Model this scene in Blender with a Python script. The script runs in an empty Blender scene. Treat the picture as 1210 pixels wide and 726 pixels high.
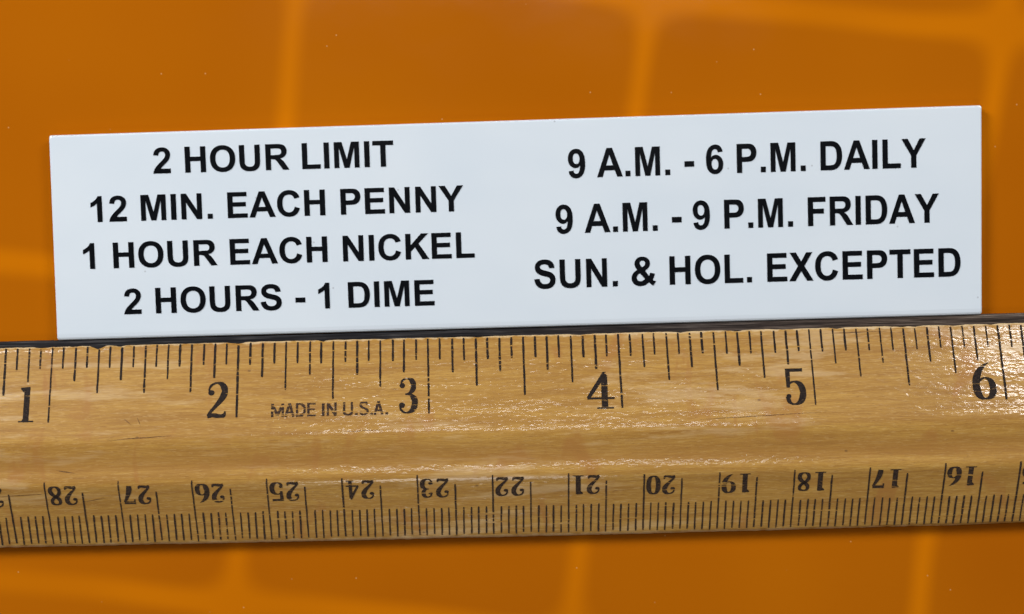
import bpy, bmesh, math, random
from mathutils import Vector, noise
from mathutils.geometry import tessellate_polygon

random.seed(7)
scene = bpy.context.scene
C = scene.collection
MM = 0.001                                  # everything is laid out in millimetres

# ------------------------------------------------------------------ camera, world, lamps, exposure
cam_d = bpy.data.cameras.new('camera')
cam = bpy.data.objects.new('camera', cam_d); C.objects.link(cam)
cam.location = (88.8545*MM, 22.7802*MM, 166.7776*MM)
cam.rotation_euler = (-0.055708, 0.006983, -0.024502)
cam_d.sensor_width = 36.0
cam_d.angle = math.radians(45)
cam_d.clip_start = 0.005
cam_d.clip_end = 20
cam_d.dof.use_dof = True
cam_d.dof.focus_distance = 0.1645
cam_d.dof.aperture_fstop = cam_d.lens/2.6*0.1*10   # about a 2.6 mm wide pupil
scene.camera = cam

world = bpy.data.worlds.new('World'); scene.world = world
world.use_nodes = True
bg = world.node_tree.nodes['Background']
bg.inputs[0].default_value = (0.80, 0.90, 1.0, 1)
bg.inputs[1].default_value = 0.075

scene.view_settings.view_transform = 'Standard'
scene.view_settings.look = 'None'
scene.view_settings.exposure = 0.08
scene.view_settings.gamma = 1.0

def area(name, loc, target, sx, sy, power, color):
    d = bpy.data.lights.new(name, 'AREA'); d.shape = 'RECTANGLE'
    d.size = sx; d.size_y = sy; d.energy = power; d.color = color
    o = bpy.data.objects.new(name, d); C.objects.link(o)
    o.location = loc
    o.rotation_euler = (Vector(target)-Vector(loc)).to_track_quat('-Z', 'Y').to_euler()
    return o

T0 = (0.088, 0.015, 0.0)
area('window_lamp', (-0.29, 0.30, 0.34), T0, 0.20, 0.20, 2.55, (1.0, 0.99, 0.97))      # broad light from the upper left
area('side_lamp', (0.46, 0.34, 0.36), T0, 0.18, 0.18, 1.5, (1.0, 0.98, 0.97))           # weaker light from the upper right
area('room_lamp', (-0.05, -1.17, 1.50), T0, 0.45, 0.30, 2.8, (1.0, 0.99, 0.98))         # room light from behind the viewer
area('strip_lamp', (0.10, 0.350, 1.20), T0, 0.50, 0.045, 1.35, (1.0, 0.99, 0.97))        # ceiling fixture: glints along both crests
area('corner_lamp', (0.77, 0.72, 1.30), T0, 0.15, 0.10, 1.8, (1.0, 0.99, 0.97))         # second fixture: glitter by the 6

# ------------------------------------------------------------------ node helpers
def new_mat(name):
    m = bpy.data.materials.new(name); m.use_nodes = True
    nt = m.node_tree
    return m, nt, nt.nodes['Principled BSDF'], nt.nodes['Material Output']

class NG:
    def __init__(s, nt): s.nt = nt
    def n(s, t, **kw):
        nd = s.nt.nodes.new(t)
        for k, v in kw.items(): setattr(nd, k, v)
        return nd
    def put(s, sock, v):
        if hasattr(v, 'links'): s.nt.links.new(v, sock)
        else: sock.default_value = v
    def math(s, op, a, b=None, c=None, clamp=False):
        nd = s.n('ShaderNodeMath', operation=op, use_clamp=clamp)
        s.put(nd.inputs[0], a)
        if b is not None: s.put(nd.inputs[1], b)
        if c is not None: s.put(nd.inputs[2], c)
        return nd.outputs[0]
    def sstep(s, x, lo, hi, a=0.0, b=1.0):
        nd = s.n('ShaderNodeMapRange', interpolation_type='SMOOTHSTEP')
        s.put(nd.inputs['Value'], x)
        nd.inputs['From Min'].default_value = lo; nd.inputs['From Max'].default_value = hi
        nd.inputs['To Min'].default_value = a; nd.inputs['To Max'].default_value = b
        return nd.outputs[0]
    def mm(s):                                # object coordinates in millimetres
        tc = s.n('ShaderNodeTexCoord')
        v = s.n('ShaderNodeVectorMath', operation='SCALE')
        s.nt.links.new(tc.outputs['Object'], v.inputs[0]); v.inputs['Scale'].default_value = 1000.0
        return v.outputs[0]
    def scaled(s, vec, sc, off=(0, 0, 0)):
        mp = s.n('ShaderNodeMapping')
        s.nt.links.new(vec, mp.inputs[0]); mp.inputs['Scale'].default_value = sc; mp.inputs['Location'].default_value = off
        return mp.outputs[0]
    def noise(s, vec, scale=1.0, detail=3.0, rough=0.55, dist=0.0):
        nd = s.n('ShaderNodeTexNoise')
        s.nt.links.new(vec, nd.inputs['Vector'])
        nd.inputs['Scale'].default_value = scale; nd.inputs['Detail'].default_value = detail
        nd.inputs['Roughness'].default_value = rough; nd.inputs['Distortion'].default_value = dist
        return nd.outputs['Fac']
    def mix(s, f, a, b, mode='MIX'):
        nd = s.n('ShaderNodeMix', data_type='RGBA', blend_type=mode)
        s.put(nd.inputs[0], f); s.put(nd.inputs[6], a); s.put(nd.inputs[7], b)
        return nd.outputs[2]
    def ramp(s, f, stops):
        nd = s.n('ShaderNodeValToRGB')
        el = nd.color_ramp.elements
        while len(el) < len(stops): el.new(0.5)
        for e, (p, c) in zip(el, stops): e.position = p; e.color = (*c, 1)
        s.put(nd.inputs[0], f)
        return nd.outputs[0]
    def bump(s, h, strength, dist, prev=None):
        nd = s.n('ShaderNodeBump')
        nd.inputs['Strength'].default_value = strength; nd.inputs['Distance'].default_value = dist
        s.put(nd.inputs['Height'], h)
        if prev is not None: s.nt.links.new(prev, nd.inputs['Normal'])
        return nd.outputs[0]

# ------------------------------------------------------------------ materials
def mat_table():
    m, nt, b, out = new_mat('amber_plastic'); g = NG(nt)
    p = g.mm()
    sx = g.n('ShaderNodeSeparateXYZ'); nt.links.new(p, sx.inputs[0])
    X, Y = sx.outputs[0], sx.outputs[1]
    wob = g.math('MULTIPLY', g.math('SUBTRACT', g.noise(g.scaled(p, (.03, .03, .03)), 1, 1), .5), 3.0)
    u = g.math('ADD', g.math('MULTIPLY_ADD', Y, -0.143, X), wob)
    v = g.math('ADD', g.math('MULTIPLY_ADD', X, 0.12, Y), wob)
    def dist(w, off, per, half):              # distance to the nearest web line, minus its half width
        a = g.math('SUBTRACT', w, off - per/2)
        a = g.math('MODULO', g.math('ADD', a, per*50), per)
        return g.math('SUBTRACT', g.math('ABSOLUTE', g.math('SUBTRACT', a, per/2)), half)
    dv = dist(u, 52.1, 47.1, 1.35); dh = dist(v, -20.2, 43.7, 1.75)
    k = 1.7
    e = g.math('ADD', g.math('EXPONENT', g.math('MULTIPLY', dv, -1/k)), g.math('EXPONENT', g.math('MULTIPLY', dh, -1/k)))
    sm = g.math('MULTIPLY', g.math('LOGARITHM', e, math.e), -k)
    web = g.sstep(sm, -1.5, 1.2, 1.0, 0.0)
    web = g.math('MULTIPLY', web, g.sstep(g.noise(g.scaled(p, (.022, .022, .022), (4, 7, 0)), 1, 1), .3, .62, .5, .95))
    big = g.noise(g.scaled(p, (.018, .018, .018), (3, 1, 0)), 1, 2)
    cell = g.ramp(big, [(.3, (.385, .097, .0010)), (.7, (.455, .126, .0014))])
    line = g.ramp(big, [(.3, (.54, .149, .0006)), (.7, (.62, .180, .0008))])
    col = g.mix(web, cell, line)
    vo = g.n('ShaderNodeTexVoronoi', voronoi_dimensions='2D'); vo.inputs['Scale'].default_value = 0.11; nt.links.new(p, vo.inputs['Vector'])
    speck = g.math('MULTIPLY', g.sstep(vo.outputs['Distance'], .006, .016, 1, 0),
                   g.sstep(g.noise(g.scaled(p, (.12, .12, .12)), 1, 2), .44, .58))
    col = g.mix(g.math('MULTIPLY', speck, .38), col, (.75, .50, .22, 1))
    nt.links.new(col, b.inputs['Base Color'])
    rg = g.sstep(g.noise(g.scaled(p, (.06, .09, .06)), 1, 4), .3, .7, .07, .12)
    nt.links.new(rg, b.inputs['Roughness'])
    b.inputs['Specular IOR Level'].default_value = 0.14
    h = g.noise(g.scaled(p, (1.4, 1.4, 1.4)), 1, 3)
    nt.links.new(g.bump(h, .06, .00003), b.inputs['Normal'])
    return m

def mat_wood():
    m, nt, b, out = new_mat('varnished_wood'); g = NG(nt)
    p = g.mm()
    warp = g.noise(g.scaled(p, (.03, .25, .2)), 1, 2)
    cw = g.n('ShaderNodeCombineXYZ'); g.put(cw.inputs[1], g.math('MULTIPLY', warp, 2.2))
    va = g.n('ShaderNodeVectorMath', operation='ADD'); nt.links.new(p, va.inputs[0]); nt.links.new(cw.outputs[0], va.inputs[1])
    q = va.outputs[0]
    grain = g.noise(g.scaled(q, (.045, 1.1, 1.1)), 1, 6, .62)
    fine = g.noise(g.scaled(q, (.35, 6.5, 6.5)), 1, 4, .65)
    fleck = g.noise(g.scaled(q, (.9, 4.2, 4.2), (5, 2, 0)), 1, 4, .6)
    col = g.ramp(grain, [(.28, (.33, .155, .026)), (.48, (.44, .230, .042)), (.62, (.52, .290, .060)), (.78, (.42, .215, .042))])
    col = g.mix(g.sstep(fine, .36, .66, .0, .55), col, (.33, .155, .032, 1))
    col = g.mix(g.sstep(fleck, .56, .72, 0, .35), col, (.66, .43, .17, 1))
    pore = g.noise(g.scaled(p, (1.1, 11.0, 9.0), (3, 7, 0)), 1, 2, .5)
    col = g.mix(g.sstep(pore, .60, .70, 0, .5), col, (.24, .105, .022, 1))
    fib = g.noise(g.scaled(p, (.6, 9.0, 9.0), (8, 1, 0)), 1, 2, .5)
    col = g.mix(g.sstep(fib, .58, .70, 0, .35), col, (.66, .44, .17, 1))
    # brown smears across the grain, mostly on the inch side
    sm = g.noise(g.scaled(p, (.22, .09, .1), (9, 4, 0)), 1, 3, .55, .8)
    col = g.mix(g.sstep(sm, .56, .70, 0, .7), col, (.38, .165, .034, 1))
    # worn whitish patches where the varnish has gone
    wn = g.math('MULTIPLY', g.noise(g.scaled(p, (.05, .42, .4), (2.3, 8, 0)), 1, 5, .66),
                g.sstep(g.noise(g.scaled(p, (.02, .05, .05), (1.7, 5, 0)), 1, 1), .40, .62, .72, 1.08))
    worn = g.sstep(wn, .54, .66)
    col = g.mix(g.math('MULTIPLY', worn, .34), col, (.68, .48, .24, 1))
    # the pencil groove's shade is painted into the colour along with its dirt, the edges are rubbed raw
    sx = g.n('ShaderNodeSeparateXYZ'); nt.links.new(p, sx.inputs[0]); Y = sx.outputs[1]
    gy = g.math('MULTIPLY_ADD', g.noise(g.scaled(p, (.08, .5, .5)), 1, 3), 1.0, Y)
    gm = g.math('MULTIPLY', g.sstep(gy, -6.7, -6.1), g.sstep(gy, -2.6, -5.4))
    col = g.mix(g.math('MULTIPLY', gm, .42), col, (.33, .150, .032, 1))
    ed = g.math('MULTIPLY_ADD', g.noise(g.scaled(p, (.6, .6, .6)), 1, 3), .8, Y)
    col = g.mix(g.math('MULTIPLY', g.sstep(ed, -16.6, -16.95), .55), col, (.66, .47, .26, 1))
    ed2 = g.math('MULTIPLY_ADD', g.noise(g.scaled(p, (.8, .5, .5), (3, 3, 0)), 1, 3), .9, Y)
    col = g.mix(g.math('MULTIPLY', g.sstep(ed2, 9.9, 10.15), .7), col, (.70, .53, .31, 1))
    # dark knots and nicks
    vo = g.n('ShaderNodeTexVoronoi', voronoi_dimensions='2D'); vo.inputs['Scale'].default_value = .06; nt.links.new(g.scaled(p, (.6, 1, 1), (4, 2, 0)), vo.inputs['Vector'])
    col = g.mix(g.math('MULTIPLY', g.sstep(vo.outputs['Distance'], .003, .012, 1, 0), .65), col, (.13, .06, .02, 1))
    sc = g.noise(g.scaled(p, (.30, 2.6, 2.6), (7, 3, 0)), 1, 3, .6, 1.2)
    scm = g.math('MULTIPLY', g.sstep(sc, .655, .70), g.sstep(g.noise(g.scaled(p, (.04, .12, .1), (1, 9, 0)), 1, 1), .48, .6))
    col = g.mix(g.math('MULTIPLY', scm, .45), col, (.22, .105, .03, 1))
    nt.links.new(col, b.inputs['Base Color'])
    b.inputs['Roughness'].default_value = .5
    b.inputs['Specular IOR Level'].default_value = .25
    b.inputs['Coat Weight'].default_value = .85
    nt.links.new(g.math('ADD', g.sstep(fleck, .3, .7, .07, .13), g.math('MULTIPLY', worn, .10)), b.inputs['Coat Roughness'])
    h1 = g.noise(g.scaled(q, (.9, 2.3, 2.3), (2, 1, 0)), 1, 2, .5)
    h2 = g.noise(g.scaled(q, (.12, 3.0, 3.0), (6, 1, 0)), 1, 3, .6)
    n1 = g.bump(h2, .5, .00004)
    h3 = g.noise(g.scaled(q, (.22, .75, .75), (4, 2, 0)), 1, 2, .5)
    n3 = g.bump(h3, .8, .00005)
    n2 = g.bump(h1, .8, .000042, n3)
    nt.links.new(n1, b.inputs['Normal'])
    nt.links.new(n2, b.inputs['Coat Normal'])
    return m

def mat_metal():
    m, nt, b, out = new_mat('blackened_edge'); g = NG(nt)
    p = g.mm()
    st = g.noise(g.scaled(p, (.12, 5.5, 5.5)), 1, 5, .65)
    dark = g.ramp(st, [(.34, (.006, .006, .008)), (.52, (.016, .015, .017)), (.62, (.045, .042, .044)), (.72, (.12, .115, .115))])
    brown = g.ramp(st, [(.36, (.014, .010, .008)), (.50, (.060, .042, .033)), (.60, (.13, .098, .078)), (.70, (.30, .25, .21))])
    sx = g.n('ShaderNodeSeparateXYZ'); nt.links.new(p, sx.inputs[0])
    f = g.sstep(g.math('MULTIPLY_ADD', g.noise(g.scaled(p, (.06, .5, .5)), 1, 3), 40.0, sx.outputs[0]), 95, 160)
    nt.links.new(g.mix(f, dark, brown), b.inputs['Base Color'])
    b.inputs['Roughness'].default_value = .6
    b.inputs['Specular IOR Level'].default_value = .12
    nt.links.new(g.bump(st, .5, .0001), b.inputs['Normal'])
    return m

def mat_sign():
    m, nt, b, out = new_mat('white_plastic'); g = NG(nt)
    p = g.mm()
    n = g.noise(g.scaled(p, (.05, .08, .05)), 1, 2)
    col = g.ramp(n, [(.3, (.67, .742, .815)), (.7, (.715, .778, .84))])
    vo = g.n('ShaderNodeTexVoronoi', voronoi_dimensions='2D'); vo.inputs['Scale'].default_value = .05; nt.links.new(g.scaled(p, (1, 1, 0), (5, 3.5, 0)), vo.inputs['Vector'])
    col = g.mix(g.math('MULTIPLY', g.sstep(vo.outputs['Distance'], .003, .009, 1, 0), .5), col, (.33, .34, .36, 1))
    nt.links.new(col, b.inputs['Base Color'])
    b.inputs['Roughness'].default_value = .17
    b.inputs['Specular IOR Level'].default_value = .5
    b.inputs['Subsurface Weight'].default_value = 0.0
    h = g.noise(g.scaled(p, (.09, .09, .09)), 1, 2)
    nt.links.new(g.bump(h, .12, .0006), b.inputs['Normal'])
    return m

def mat_letter():
    m, nt, b, out = new_mat('black_lettering'); g = NG(nt)
    p = g.mm()
    n = g.noise(g.scaled(p, (.6, .6, .6)), 1, 3)
    nt.links.new(g.ramp(n, [(.3, (.0025, .003, .0042)), (.7, (.0045, .005, .0068))]), b.inputs['Base Color'])
    b.inputs['Roughness'].default_value = .2
    b.inputs['Specular IOR Level'].default_value = .2
    return m

def mat_ink(name, wear, tint):
    m, nt, b, out = new_mat(name); g = NG(nt)
    p = g.mm()
    a = g.noise(g.scaled(p, (.22, 3.2, 1.5), (1, 6, 0)), 1, 3, .6)     # scrapes along the grain
    c = g.noise(g.scaled(p, (3.5, 6.5, 3)), 1, 3, .65)                # fine flaking
    s = g.math('MAXIMUM', g.sstep(a, wear, wear+.05), g.sstep(c, wear+.01, wear+.10, 0, .75))
    nt.links.new(g.mix(g.sstep(c, .35, .65), (*tint, 1), (tint[0]*2.6, tint[1]*2.3, tint[2]*2.1, 1)), b.inputs['Base Color'])
    b.inputs['Roughness'].default_value = .6
    b.inputs['Specular IOR Level'].default_value = .08
    nt.links.new(g.math('SUBTRACT', 1.0, s), b.inputs['Alpha'])
    return m

M_TABLE, M_WOOD, M_METAL, M_SIGN, M_LETTER = mat_table(), mat_wood(), mat_metal(), mat_sign(), mat_letter()
M_INK = mat_ink('black_ink', .605, (.013, .010, .009))
M_INK_CM = mat_ink('worn_black_ink', .615, (.024, .017, .013))
M_SCUFF = mat_ink('brown_scuff', .60, (.10, .055, .025))

# ------------------------------------------------------------------ object helpers
def link(name, bm, mat, parent=None, smooth=False):
    bmesh.ops.recalc_face_normals(bm, faces=bm.faces)
    me = bpy.data.meshes.new(name); bm.to_mesh(me); bm.free()
    me.materials.append(mat)
    if smooth:
        for f in me.polygons: f.use_smooth = True
    o = bpy.data.objects.new(name, me); C.objects.link(o)
    if parent is not None: o.parent = parent
    return o

def empty(name, loc, rotz=0.0):
    o = bpy.data.objects.new(name, None); C.objects.link(o)
    o.location = loc; o.rotation_euler = (0, 0, rotz); o.empty_display_size = .01
    return o

# ------------------------------------------------------------------ the surface everything lies on
bm = bmesh.new()
S = 0.6
vs = [bm.verts.new(v) for v in ((-S, -S, 0), (S+.18, -S, 0), (S+.18, S, 0), (-S, S, 0))]
bm.faces.new(vs)
table = link('table_surface', bm, M_TABLE)
table['kind'] = 'structure'

# ------------------------------------------------------------------ the ruler
V0, V1 = 9.78, -17.42                      # wood edges, mm across the ruler
# slope of the section, crest to crest: long inch bevel, shallow pencil groove, centimetre bevel
KNOTS = [(9.8, .285), (-2.2, .285), (-3.0, 0), (-4.2, -.11), (-5.5, -.08), (-6.3, .05), (-7.0, .22), (-7.7, .22), (-8.3, 0), (-9.0, -.36), (-18.0, -.36)]
def prof(v):
    z = 1.26
    if v > 9.8: return z-.285*(v-9.8)
    a = KNOTS[0]
    for b in KNOTS[1:]:
        if v >= b[0]:
            t = a[0]-v; s = a[1]+(b[1]-a[1])*(t/(a[0]-b[0]))
            return z+t*(a[1]+s)/2
        z += (a[0]-b[0])*(a[1]+b[1])/2; a = b
    return z

def jag(x, k):                             # rubbed, slightly chipped edge
    n = .10*noise.noise(Vector((x*.12, k, 0))) + .09*noise.noise(Vector((x*.9, k+9, 0))) + .05*noise.noise(Vector((x*2.7, k+4, 0)))
    return n

CHIPS = [(31.6, 1.1, .55), (34.6, .7, .25), (50.5, 1.6, .22), (62.0, .8, .18), (96.5, 2.0, .22), (110.0, 1.5, .25), (139.7, 2.2, .26), (141.5, 1.0, .22), (24.0, 1.4, .18), (117.5, 1.8, .28), (124.0, 2.4, .20), (131.0, 1.2, .26), (146.5, 1.6, .24), (151.5, 1.0, .28), (70.5, 1.2, .16), (83.0, 2.0, .14)]
def top_edge(x):
    v = V0 + .0017*(x-90) + jag(x, 1.0)
    for c, w, d in CHIPS:
        t = abs(x-c)/w
        if t < 1: v -= d*(1-t)
    return v
def bot_edge(x): return V1 + .30*((x-78)/70)**2*(1 if x > 78 else .55) - .08 + .8*jag(x, 5.0)

ruler = empty('wooden_ruler', (0, 0, 0))
ruler['label'] = 'worn varnished wooden ruler with black inch and centimetre marks lying along the white plate'
ruler['category'] = 'ruler'

bm = bmesh.new()
x0, x1, dx = -1.0, 306.0, .35
nx = int((x1-x0)/dx)
NV = 64
rows = []
for i in range(nx+1):
    x = x0 + (x1-x0)*i/nx
    a, b_ = top_edge(x), bot_edge(x)
    row = []
    row.append(bm.verts.new((x*MM, (a+.05)*MM, .25*MM)))
    row.append(bm.verts.new((x*MM, (a+.04)*MM, (prof(a)-.30)*MM)))
    for j in range(NV+1):
        v = a + (b_-a)*j/NV
        z = prof(v) + .018*noise.noise(Vector((x*.05, v*.9, 3)))
        if j == 0 or j == NV: z -= .10
        row.append(bm.verts.new((x*MM, v*MM, z*MM)))
    row.append(bm.verts.new((x*MM, (b_-.05)*MM, (prof(b_)-.38)*MM)))
    row.append(bm.verts.new((x*MM, (b_-.03)*MM, .02*MM)))
    row.append(bm.verts.new((x*MM, (a+.02)*MM, .02*MM)))
    rows.append(row)
for i in range(nx):
    A, B = rows[i], rows[i+1]
    for j in range(len(A)):
        k = (j+1) % len(A)
        bm.faces.new((A[j], B[j], B[k], A[k]))
bm.faces.new(rows[0]); bm.faces.new(list(reversed(rows[-1])))
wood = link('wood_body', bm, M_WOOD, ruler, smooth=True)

# dark metal strip let into the inch edge
bm = bmesh.new()
rows = []
def strip_out(x): return 10.52 + max(0, (x-55))*.0057 + .03*noise.noise(Vector((x*.2, 7, 0)))
for i in range(int(307/1.0)+1):
    x = x0 + i*1.0
    a = 9.15; o_ = strip_out(x)
    z1 = 1.18 + .02*noise.noise(Vector((x*.4, 2, 0)))
    pts = [(a, .30), (a, 1.20), (o_-.22, z1), (o_-.03, z1-.10), (o_, z1-.30), (o_, .30)]
    rows.append([bm.verts.new((x*MM, v*MM, z*MM)) for v, z in pts])
for A, B in zip(rows, rows[1:]):
    for j in range(len(A)):
        k = (j+1) % len(A)
        bm.faces.new((A[j], B[j], B[k], A[k]))
bm.faces.new(rows[0]); bm.faces.new(list(reversed(rows[-1])))
link('metal_edge', bm, M_METAL, ruler)

# ---- printing on the wood: thin ink following the profile
LIFT = .035
class Ink:
    def __init__(s): s.bm = bmesh.new(); s.k = 0
    def quadstrip(s, L, R):                # two polylines of (x, v)
        s.k += 1
        z = LIFT + .0012*(s.k % 9)
        a = [s.bm.verts.new((x*MM, v*MM, (prof(v)+z)*MM)) for x, v in L]
        b = [s.bm.verts.new((x*MM, v*MM, (prof(v)+z)*MM)) for x, v in R]
        for i in range(len(a)-1): s.bm.faces.new((a[i], b[i], b[i+1], a[i+1]))
    def tick(s, xa, va, xb, vb, w):
        n = max(4, int(abs(va-vb)/.35)); L = []; R = []
        ph = random.random()*50
        for i in range(n+1):
            t = i/n; x = xa+(xb-xa)*t; v = va+(vb-va)*t
            hw = w*.5*(1+.28*noise.noise(Vector((ph, v*1.3, 0))))
            if i in (0, n): hw *= .75
            off = .03*noise.noise(Vector((ph+20, v*.8, 0)))
            L.append((x-hw+off, v)); R.append((x+hw+off, v))
        s.quadstrip(L, R)
    def done(s, name, mat, parent):
        for f in s.bm.faces:
            f.normal_update()
            if f.normal.z < 0: f.normal_flip()
        me = bpy.data.meshes.new(name); s.bm.to_mesh(me); s.bm.free(); me.materials.append(mat)
        o = bpy.data.objects.new(name, me); C.objects.link(o); o.parent = parent
        return o

# inch marks; the inch lines sit where the printing puts them
INCH = {0: 0.3, 1: 25.5, 2: 50.65, 3: 76.08, 4: 101.6, 5: 127.15, 6: 152.3}
for i in range(7, 13): INCH[i] = INCH[i-1]+25.35
LEAN = {1: 0, 2: 0, 3: .10, 4: .2, 5: .18, 6: .15}
ink = Ink()
for i in range(12):
    for s in range(16):
        X = INCH[i] + (INCH[i+1]-INCH[i])*s/16 + random.uniform(-.06, .06)
        lean = LEAN.get(i, .1)
        if   s == 0:       end = -.05
        elif s == 8:       end = 2.0 if i != 1 else 3.3
        elif s % 4 == 0:   end = 3.4
        elif s % 2 == 0:   end = 5.15
        else:              end = 6.75
        end += random.uniform(-.12, .12)
        if i == 0 and s == 0: continue
        start = min(top_edge(X)-.03, 9.66) - random.uniform(0, .12)
        w = random.uniform(.23, .32) * (.85 if i == 5 or (i == 1 and s == 0) else 1.0)
        ink.tick(X, start, X+lean*(9.5-end)/9.5, end, w)
scale_in = ink.done('inch_scale', M_INK, ruler)

CM = {28: (24.92, 24.65, -8.01), 27: (34.72, 34.46, -8.02), 26: (44.52, 44.35, -8.19), 25: (54.47, 54.28, -8.17), 24: (64.46, 64.30, -8.36), 23: (74.39, 74.28, -8.14), 22: (84.40, 84.28, -8.37), 21: (94.42, 94.36, -8.37), 20: (104.42, 104.35, -8.73), 19: (114.39, 114.33, -8.73), 18: (124.34, 124.28, -8.62), 17: (134.23, 134.21, -8.51), 16: (144.15, 144.12, -8.17), 15: (153.99, 153.97, -8.18)}
for k in range(29, 31): CM[k] = (CM[k-1][0]-9.9, CM[k-1][1]-9.9, -8.2)
for k in range(14, 0, -1): CM[k] = (CM[k+1][0]+9.98, CM[k+1][1]+9.98, -8.4)
ink = Ink()
for k in range(30, 0, -1):
    xa, xb, st = CM[k]
    if k-1 in CM: na, nb = CM[k-1][0], CM[k-1][1]
    else: na, nb = xa+9.98, xb+9.98
    for j in range(10):
        t = j/10
        X0 = xa+(na-xa)*t; X1 = xb+(nb-xb)*t
        start = st if j == 0 else (-9.50+random.uniform(-.12, .12) if j == 5 else -12.9+random.uniform(-.08, .08))
        end = max(-16.95 + random.uniform(-.12, .18), bot_edge(X1)+.25)
        if j == 0: end -= .05
        sh = random.uniform(-.035, .035)
        ink.tick(X0+sh, start, X1+sh, end, random.uniform(.18, .245))
scale_cm = ink.done('millimetre_scale', M_INK_CM, ruler)

# ---- old-style figures, drawn as thick-and-thin strokes (1000 units high)
def catmull(P, n=9):
    out = []
    Q = [P[0]]+list(P)+[P[-1]]
    for i in range(1, len(Q)-2):
        a, b, c, d = Q[i-1], Q[i], Q[i+1], Q[i+2]
        for k in range(n):
            t = k/n
            out.append(tuple(.5*((2*b[m])+(-a[m]+c[m])*t+(2*a[m]-5*b[m]+4*c[m]-d[m])*t*t+(-a[m]+3*b[m]-3*c[m]+d[m])*t**3) for m in range(3)))
    out.append(tuple(P[-1]))
    return out
def ball(x, y, r): return [('S', [(x, y+r*.98, 2), (x, y+r*.9, r*.87), (x, y+r*.6, r*1.6), (x, y, r*2), (x, y-r*.6, r*1.6), (x, y-r*.9, r*.87), (x, y-r*.98, 2)])]
def L_(x0, y0, w0, x1, y1, w1): return ('L', [(x0, y0, w0), (x1, y1, w1)])
SIX = [('C', [(410, 985, 8), (300, 915, 55), (170, 760, 110), (95, 560, 150), (75, 350, 160), (110, 160, 140), (180, 50, 85), (275, 22, 55), (385, 75, 95), (445, 200, 135), (455, 320, 145), (420, 470, 110), (340, 560, 58), (250, 570, 45), (165, 500, 38)])]
GLY = {
 '1': [L_(250, 0, 165, 250, 985, 165), L_(40, 24, 48, 470, 24, 48), ('L', [(165, 95, 4), (170, 40, 60)]), L_(70, 952, 60, 330, 970, 62), ('L', [(60, 940, 4), (170, 905, 130)])],
 '2': [('C', [(85, 700, 40), (75, 800, 45), (130, 910, 50), (245, 965, 62), (370, 930, 100), (450, 800, 138), (440, 650, 138), (350, 480, 105), (220, 310, 75), (110, 170, 62), (60, 60, 60)]),
       ('C', [(40, 60, 110), (160, 85, 125), (290, 65, 120), (400, 60, 110), (455, 95, 70), (475, 190, 30)]), *ball(125, 700, 78)],
 '3': [('C', [(90, 780, 35), (120, 900, 45), (230, 965, 55), (350, 930, 95), (410, 800, 125), (395, 660, 110), (310, 560, 60), (200, 530, 42)]),
       ('C', [(200, 530, 42), (330, 510, 62), (430, 400, 130), (445, 270, 145), (400, 120, 115), (290, 35, 65), (170, 35, 50), (85, 120, 45), (65, 230, 45)]), *ball(125, 770, 72), *ball(115, 230, 78)],
 '4': [L_(365, 55, 125, 365, 880, 125), L_(330, 990, 30, 400, 990, 30), L_(20, 290, 66, 560, 290, 66), L_(35, 290, 60, 375, 960, 80), ('L', [(340, 990, 10), (370, 870, 120)]), L_(210, 26, 52, 540, 26, 52)],
 '5': [L_(60, 940, 105, 480, 940, 115), L_(100, 470, 85, 105, 980, 125), ('C', [(85, 500, 30), (160, 600, 48), (270, 625, 62), (390, 560, 105), (455, 420, 140), (460, 270, 145), (400, 110, 115), (280, 30, 62), (170, 40, 50), (100, 110, 85), (75, 230, 105)]), *ball(102, 240, 62)],
 '6': SIX,
 '7': [L_(40, 905, 150, 480, 905, 150), L_(60, 985, 40, 60, 730, 55), ('C', [(470, 880, 60), (360, 640, 95), (270, 380, 140), (225, 170, 165), (215, 15, 165)])],
 '8': [('C', [(255, 968, 52), (385, 915, 85), (420, 790, 100), (360, 650, 90), (255, 560, 95), (140, 450, 100), (75, 290, 110), (110, 110, 95), (250, 30, 55), (400, 100, 105), (440, 250, 130), (380, 410, 115), (255, 540, 95), (140, 670, 110), (100, 800, 105), (140, 920, 75), (255, 968, 52)])],
 '9': [(k, [(520-x, 1000-y, w) for x, y, w in P]) for k, P in SIX],
 '0': [('C', [(260, 968, 50), (140, 890, 95), (80, 700, 145), (70, 500, 155), (80, 300, 145), (140, 110, 95), (260, 32, 50), (380, 110, 95), (440, 300, 145), (450, 500, 155), (440, 700, 145), (380, 890, 95), (260, 968, 50)])],
}
def sans(*segs, w=150): return [('L', [(a, b, w), (c, d, w)]) for a, b, c, d in segs]
GLY_S = {
 'M': sans((60, 0, 60, 1000), (60, 960, 400, 120), (400, 120, 740, 960), (740, 0, 740, 1000)),
 'A': sans((50, 0, 330, 1000), (610, 0, 330, 1000), (160, 330, 500, 330)),
 'D': sans((60, 0, 60, 1000), (60, 940, 330, 940), (330, 940, 560, 720), (560, 720, 560, 280), (560, 280, 330, 60), (330, 60, 60, 60)),
 'E': sans((60, 0, 60, 1000), (60, 940, 520, 940), (60, 520, 460, 520), (60, 60, 520, 60)),
 'I': sans((60, 0, 60, 1000), w=140), 'N': sans((60, 0, 60, 1000), (60, 950, 560, 50), (560, 0, 560, 1000)),
 'U': [('C', [(70, 1000, 140), (70, 350, 140), (110, 130, 140), (320, 50, 140), (530, 130, 140), (570, 350, 140), (570, 1000, 140)])],
 'S': [('C', [(540, 800, 130), (440, 930, 130), (290, 950, 130), (120, 880, 130), (90, 720, 130), (200, 580, 130), (400, 480, 130), (540, 350, 130), (520, 160, 130), (350, 50, 130), (180, 70, 130), (60, 210, 130)])],
 '.': sans((70, 0, 70, 170), w=170),
}
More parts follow.
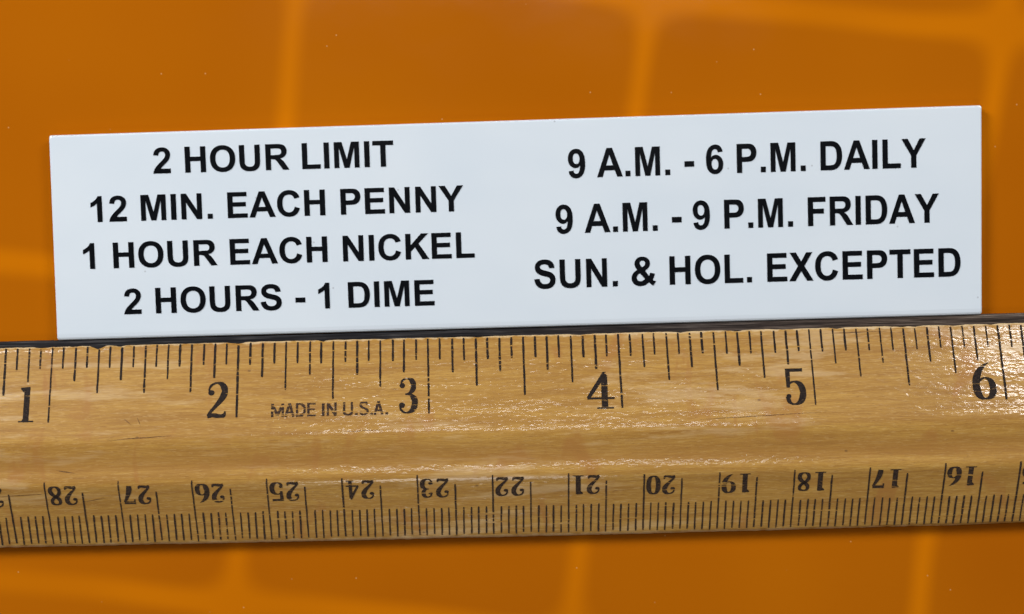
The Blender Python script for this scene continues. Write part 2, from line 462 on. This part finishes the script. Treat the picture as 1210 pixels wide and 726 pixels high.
def draw(ink, glyph, fx, fy, sx, sy, rot=False, bold=1.0):
    """fx, fy: lower left corner in ruler mm; sx, sy: mm per 1000 units; rot turns it upside down about that corner."""
    for kind, P in glyph:
        Q = catmull(P) if kind in 'CS' else [tuple(P[0][m]+(P[1][m]-P[0][m])*t/6 for m in range(3)) for t in range(7)]
        if kind == 'S': Q = P
        L, R = [], []
        for i, (x, y, w) in enumerate(Q):
            a, b = Q[max(0, i-1)], Q[min(len(Q)-1, i+1)]
            tx, ty = (b[0]-a[0])*sx, (b[1]-a[1])*sy
            l = math.hypot(tx, ty) or 1
            # stroke weight is measured in the figure's own units
            nxx, nyy = -ty/l, tx/l
            hw = bold*w*.5*((abs(nxx)*sx+abs(nyy)*sy*.8)/1000)
            for lst, sg in ((L, 1), (R, -1)):
                X, Y = x*sx/1000+sg*nxx*hw, y*sy/1000+sg*nyy*hw
                if rot: X, Y = -X, -Y
                lst.append((fx+X, fy+Y))
        ink.quadstrip(L, R)

def numeral(text, fx, fy, w, h, mat, parent, rot=False, gap=.35, what='inch'):
    ink = Ink(); n = len(text); dw = (w-gap*(n-1))/n
    for i, ch in enumerate(text):
        gl = GLY[ch]
        width = 520 if ch != '4' else 570
        off = i*(dw+gap)
        draw(ink, gl, fx-off if rot else fx+off, fy, dw/width*1000, h, rot, 1.18 if rot else 1.0)
    o = ink.done('numeral', mat, parent)
    o['label'] = ('black figure %s of the inch scale' if what == 'inch' else 'small upside-down figure %s of the centimetre scale') % text
    return o

for t, xa, va, xb, vb in (('1', 21.30, -.05, 23.74, 4.55), ('2', 46.47, -.10, 49.29, 4.62), ('3', 71.98, -.06, 74.66, 4.63), ('4', 97.05, -.06, 100.87, 4.71), ('5', 123.33, -.12, 126.06, 4.66), ('6', 148.24, .02, 151.26, 4.84)):
    numeral(t, xa, va, xb-xa, vb-va, M_INK, scale_in)
for k in range(29, 14, -1):
    xa = CM[k][0]
    # upside down: the right-hand end of the number is its beginning
    wid = 3.85
    base = -11.42 + (.12 if k == 28 else 0) - (.28 if k in (18, 19, 20) else 0) - (.15 if k == 17 else 0)
    top = base + 2.72
    numeral(str(k), xa+.38+wid+(.1 if k == 15 else 0), top - 0.0, wid, 2.72, M_INK_CM, scale_cm, rot=True, gap=.38, what='cm')

ink = Ink()
for ch, xa, xb in (('M', 55.2, 56.85), ('A', 57.0, 58.25), ('D', 58.5, 59.75), ('E', 60.0, 61.15), ('I', 61.95, 62.25), ('N', 62.6, 63.85), ('U', 64.75, 66.05), ('.', 66.35, 66.65), ('S', 66.9, 68.1), ('.', 68.35, 68.65), ('A', 68.85, 70.05), ('.', 70.4, 70.7)):
    wd = {'M': 800, 'A': 660, 'D': 620, 'E': 540, 'I': 120, 'N': 620, 'U': 640, 'S': 600, '.': 140}[ch]
    draw(ink, GLY_S[ch], xa, -.12, (xb-xa)/wd*1000, 1.72)
mk = ink.done('maker_mark', mat_ink('faded_ink', .555, (.028, .018, .014)), ruler)
mk['label'] = 'worn small print reading MADE IN U.S.A.'

# fine scrapes in the varnish, each a mark of its own
def scrape(xa, va, xb, vb, w):
    ink = Ink(); n = 14; L = []; R = []
    for i in range(n+1):
        t = i/n; x = xa+(xb-xa)*t; v = va+(vb-va)*t+.05*noise.noise(Vector((x*.7, va, 1)))
        hw = w*.5*math.sin(math.pi*min(max(t, .06), .94))
        L.append((x, v+hw)); R.append((x, v-hw))
    ink.quadstrip(L, R)
    ink.done('scrape_mark', M_SCUFF, wood)
for q in ((129.2, 9.05, 137.5, 9.15, .10), (35.6, .1, 36.6, -.7, .12), (37.3, .3, 37.9, -.9, .12), (33.5, -2.6, 42.0, -2.2, .09),
          (26.5, -6.5, 29.0, -6.9, .14), (64, -2.2, 71, -2.05, .07), (112, -1.7, 128, -1.1, .08), (18, -9.9, 25.5, -9.6, .08), (29.5, -10.9, 32.8, -10.4, .09)):
    scrape(*q)

# ------------------------------------------------------------------ the sign plate
sign = empty('parking_sign', (26.3197*MM, 10.5013*MM, 0), .0052)
sign['label'] = 'white plastic plate with seven lines of black parking hours and rates, above the ruler'
sign['category'] = 'sign'
TH = 1.6
def rrect(c, r, z, bm, n=5):               # c = four corners anticlockwise from bottom left
    out = []
    for i in range(4):
        P = Vector(c[i]); A = (Vector(c[i-1])-P).normalized(); B = (Vector(c[(i+1) % 4])-P).normalized()
        for k in range(n+1):
            t = k/n*math.pi/2
            q = P + A*r*(1-math.sin(t)) + B*r*(1-math.cos(t))
            out.append(bm.verts.new((q.x*MM, q.y*MM, z*MM)))
    return out
CO = [(-.13, .08), (123.95, -.05), (124.15, 27.72), (.12, 27.49)]
def inset(l, b, r, t): return [(CO[0][0]+l, CO[0][1]+b), (CO[1][0]-r, CO[1][1]+b), (CO[2][0]-r, CO[2][1]-t), (CO[3][0]+l, CO[3][1]-t)]
bm = bmesh.new()
rings = [rrect(inset(.05, .05, .05, .05), .25, .03, bm), rrect(CO, .30, .25, bm), rrect(CO, .30, TH-.34, bm), rrect(inset(.05, .12, .05, .06), .28, TH-.16, bm),
         rrect(inset(.14, .34, .12, .14), .24, TH-.055, bm), rrect(inset(.30, .80, .22, .30), .2, TH, bm)]
for A, B in zip(rings, rings[1:]):
    for j in range(len(A)):
        k = (j+1) % len(A)
        bm.faces.new((A[j], A[k], B[k], B[j]))
bm.faces.new(list(reversed(rings[0]))); bm.faces.new(rings[-1])
link('panel', bm, M_SIGN, sign)

# ---- bold grotesque capitals as outlines (2048 units per em)
FONT = {
 'A': (1479, "M1471 0H1149L1021 333H435L314 0H0L571 1466H884Z M926 580L724 1124L526 580Z"),
 'C': (1479, "M1087 539L1374 448Q1308 208 1154.5 91.5Q1001 -25 765 -25Q473 -25 285 174.5Q97 374 97 720Q97 1086 286 1288.5Q475 1491 783 1491Q1052 1491 1220 1332Q1320 1238 1370 1062L1077 992Q1051 1106 968.5 1172Q886 1238 768 1238Q605 1238 503.5 1121Q402 1004 402 742Q402 464 502 346Q602 228 762 228Q880 228 965 303Q1050 378 1087 539Z"),
 'D': (1479, "M148 1466H689Q872 1466 968 1438Q1097 1400 1189 1303Q1281 1206 1329 1065.5Q1377 925 1377 719Q1377 538 1332 407Q1277 247 1175 148Q1098 73 967 31Q869 0 705 0H148Z M444 1218V247H665Q789 247 844 261Q916 279 963.5 322Q1011 365 1041 463.5Q1071 562 1071 732Q1071 902 1041 993Q1011 1084 957 1135Q903 1186 820 1204Q758 1218 577 1218Z"),
 'E': (1366, "M149 0V1466H1236V1218H445V893H1181V646H445V247H1264V0Z"),
 'F': (1251, "M151 0V1466H1156V1218H447V871H1059V623H447V0Z"),
 'H': (1479, "M150 0V1466H446V889H1026V1466H1322V0H1026V641H446V0Z"),
 'I': (569, "M140 0V1466H436V0Z"),
 'K': (1479, "M153 0V1466H449V815L1047 1466H1445L893 895L1475 0H1092L689 688L449 443V0Z"),
 'L': (1251, "M157 0V1466H453V247H1189V0Z"),
 'M': (1706, "M145 0V1466H588L854 466L1117 1466H1561V0H1286V1154L995 0H710L420 1154V0Z"),
 'N': (1479, "M152 0V1466H440L1040 487V1466H1315V0H1018L427 956V0Z"),
 'O': (1593, "M89 724Q89 948 156 1100Q206 1212 292.5 1301Q379 1390 482 1433Q619 1491 798 1491Q1122 1491 1316.5 1290Q1511 1089 1511 731Q1511 376 1318 175.5Q1125 -25 802 -25Q475 -25 282 174.5Q89 374 89 724Z M394 734Q394 485 509 356.5Q624 228 801 228Q978 228 1091.5 355.5Q1205 483 1205 738Q1205 990 1094.5 1114Q984 1238 801 1238Q618 1238 506 1112.5Q394 987 394 734Z"),
 'P': (1366, "M149 0V1466H624Q894 1466 976 1444Q1102 1411 1187 1300.5Q1272 1190 1272 1015Q1272 880 1223 788Q1174 696 1098.5 643.5Q1023 591 945 574Q839 553 638 553H445V0Z M445 1218V802H607Q782 802 841 825Q900 848 933.5 897Q967 946 967 1011Q967 1091 920 1143Q873 1195 801 1208Q748 1218 588 1218Z"),
 'R': (1479, "M150 0V1466H773Q1008 1466 1114.5 1426.5Q1221 1387 1285 1286Q1349 1185 1349 1055Q1349 890 1252 782.5Q1155 675 962 647Q1058 591 1120.5 524Q1183 457 1289 286L1468 0H1114L900 319Q786 490 744 534.5Q702 579 655 595.5Q608 612 506 612H446V0Z M446 846H665Q878 846 931 864Q984 882 1014 926Q1044 970 1044 1036Q1044 1110 1004.5 1155.5Q965 1201 893 1213Q857 1218 677 1218H446Z"),
 'S': (1366, "M74 477L362 505Q388 360 467.5 292Q547 224 682 224Q825 224 897.5 284.5Q970 345 970 426Q970 478 939.5 514.5Q909 551 833 578Q781 596 596 642Q358 701 262 787Q127 908 127 1082Q127 1194 190.5 1291.5Q254 1389 373.5 1440Q493 1491 662 1491Q938 1491 1077.5 1370Q1217 1249 1224 1047L928 1034Q909 1147 846.5 1196.5Q784 1246 659 1246Q530 1246 457 1193Q410 1159 410 1102Q410 1050 458 1013Q519 962 726 915Q942 864 1045.5 809.5Q1149 755 1207.5 660.5Q1266 566 1266 427Q1266 301 1196 191Q1126 81 998 27.5Q870 -26 679 -26Q401 -26 252 102.5Q103 231 74 477Z"),
 'T': (1251, "M479 0V1218H43V1466H1210V1218H775V0Z"),
 'U': (1479, "M147 1466H443V672Q443 483 454 427Q473 337 544.5 282.5Q616 228 740 228Q866 228 930 279.5Q994 331 1007 406Q1020 481 1020 655V1466H1316V696Q1316 432 1292 323Q1268 214 1203.5 139Q1139 64 1031 19.5Q923 -25 749 -25Q539 -25 430.5 23.5Q322 72 259 149.5Q196 227 176 311Q147 436 147 680Z"),
 'X': (1366, "M0 0L501 765L47 1466H393L687 995L975 1466H1318L862 754L1363 0H1006L681 507L355 0Z"),
 'Y': (1366, "M533 0V617L-4 1466H343L688 886L1026 1466H1367L828 615V0Z"),
 '1': (1139, "M806 0H525V1059Q371 915 162 846V1101Q272 1137 401 1237.5Q530 1338 578 1472H806Z"),
 '2': (1139, "M1036 261V0H51Q67 148 147 280.5Q227 413 463 632Q653 809 696 872Q754 959 754 1044Q754 1138 703.5 1188.5Q653 1239 564 1239Q476 1239 424 1186Q372 1133 364 1010L84 1038Q109 1270 241 1371Q373 1472 571 1472Q788 1472 912 1355Q1036 1238 1036 1064Q1036 965 1000.5 875.5Q965 786 888 688Q837 623 704 501Q571 379 535.5 339Q500 299 478 261Z"),
 '6': (1139, "M1051 1107L779 1077Q769 1161 727 1201Q685 1241 618 1241Q529 1241 467.5 1161Q406 1081 390 828Q495 952 651 952Q827 952 952.5 818Q1078 684 1078 472Q1078 247 946 111Q814 -25 607 -25Q385 -25 242 147.5Q99 320 99 713Q99 1116 248 1294Q397 1472 635 1472Q802 1472 911.5 1378.5Q1021 1285 1051 1107Z M414 495Q414 358 477 283.5Q540 209 621 209Q699 209 751 270Q803 331 803 470Q803 613 747 679.5Q691 746 607 746Q526 746 470 682.5Q414 619 414 495Z"),
 '9': (1139, "M88 339L360 369Q370 286 412 246Q454 206 523 206Q610 206 671 286Q732 366 749 618Q643 495 484 495Q311 495 185.5 628.5Q60 762 60 976Q60 1199 192.5 1335.5Q325 1472 530 1472Q753 1472 896 1299.5Q1039 1127 1039 732Q1039 330 890 152Q741 -26 502 -26Q330 -26 224 65.5Q118 157 88 339Z M725 953Q725 1089 662.5 1164Q600 1239 518 1239Q440 1239 388.5 1177.5Q337 1116 337 976Q337 834 393 767.5Q449 701 533 701Q614 701 669.5 765Q725 829 725 953Z"),
 '.': (569, "M147 0V281H428V0Z"),
 '-': (682, "M115 391V672H667V391Z"),
 '&': (1479, "M1440 206L1263 -23Q1136 53 1030 163Q938 69 828 22Q718 -25 565 -25Q293 -25 162 131Q68 243 68 391Q68 525 149 631Q230 737 390 816Q318 903 282.5 978.5Q247 1054 247 1120Q247 1281 361 1386Q475 1491 684 1491Q885 1491 997.5 1385Q1110 1279 1110 1130Q1110 1035 1054 950Q998 865 829 761L1043 479Q1081 546 1108 654L1374 593Q1334 455 1306 389Q1278 323 1246 279Q1320 218 1440 206Z M672 946Q780 1008 812 1052Q844 1096 844 1146Q844 1208 801 1247Q758 1286 688 1286Q616 1286 574 1247Q532 1208 532 1156Q532 1090 612 998Z M533 638Q441 589 398 531Q355 473 355 410Q355 330 412.5 279Q470 228 567 228Q631 228 689 254Q747 280 815 344Z"),
}
def outline(path):
    import re
    tok = re.findall(r'[MLHVQZ]|-?\d+\.?\d*', path)
    loops = []; cur = []; i = 0; x = y = 0; cmd = ''
    while i < len(tok):
        if tok[i].isalpha():
            cmd = tok[i]; i += 1
            if cmd == 'Z':
                if cur[0] == cur[-1]: cur.pop()
                loops.append(cur); cur = []
            continue
        if cmd in 'ML': x, y = float(tok[i]), float(tok[i+1]); i += 2; cur.append((x, y))
        elif cmd == 'H': x = float(tok[i]); i += 1; cur.append((x, y))
        elif cmd == 'V': y = float(tok[i]); i += 1; cur.append((x, y))
        elif cmd == 'Q':
            cx, cy, ex, ey = map(float, tok[i:i+4]); i += 4
            for k in range(1, 6):
                t = k/5
                cur.append(((1-t)**2*x+2*t*(1-t)*cx+t*t*ex, (1-t)**2*y+2*t*(1-t)*cy+t*t*ey))
            x, y = ex, ey
    return loops

def text_line(text, xl, xr, base, cap, label, kern={}):
    pen = 0; items = []
    for i, ch in enumerate(text):
        pen += kern.get(i, 0)
        if ch == ' ': pen += 569; continue
        adv, path = FONT[ch]
        items.append((pen, outline(path))); pen += adv
    lo = min(p+x for p, ls in items for l in ls for x, _ in l)
    hi = max(p+x for p, ls in items for l in ls for x, _ in l)
    sx = (xr-xl)/(hi-lo); sy = cap/1466
    bm = bmesh.new()
    zt, zb = (TH+.06)*MM, (TH-.02)*MM
    for p, ls in items:
        pts = [[((p+x-lo)*sx+xl, y*sy+base) for x, y in l] for l in ls]
        flat = [q for l in pts for q in l]
        tris = tessellate_polygon([[Vector((a, b, 0)) for a, b in l] for l in pts])
        top = [bm.verts.new((a*MM, b*MM, zt)) for a, b in flat]
        bot = [bm.verts.new((a*MM, b*MM, zb)) for a, b in flat]
        for t in tris:
            for vs, rev in ((top, 0), (bot, 1)):
                f = [vs[k] for k in t]
                try: bm.faces.new(f[::-1] if rev else f)
                except ValueError: pass
        o = 0
        for l in pts:
            n = len(l)
            for k in range(n):
                a, b = o+k, o+(k+1) % n
                bm.faces.new((top[a], top[b], bot[b], bot[a]))
            o += n
    ob = link('text_line', bm, M_LETTER, sign)
    ob['label'] = label
    return ob

for text, xl, xr, base, cap in (
    ('2 HOUR LIMIT',        13.93, 46.01, 21.98, 3.43),
    ('12 MIN. EACH PENNY',   5.32, 55.12, 15.77, 3.43),
    ('1 HOUR EACH NICKEL',   4.01, 56.40,  9.54, 3.43),
    ('2 HOURS - 1 DIME',     9.16, 50.83,  3.32, 3.43),
    ('9 A.M. - 6 P.M. DAILY', 69.18, 116.61, 19.73, 3.83),
    ('9 A.M. - 9 P.M. FRIDAY', 67.33, 118.28, 12.40, 3.83),
    ('SUN. & HOL. EXCEPTED', 64.25, 121.07, 5.14, 3.80)):
    text_line(text, xl, xr, base, cap, 'black raised capitals reading ' + text)
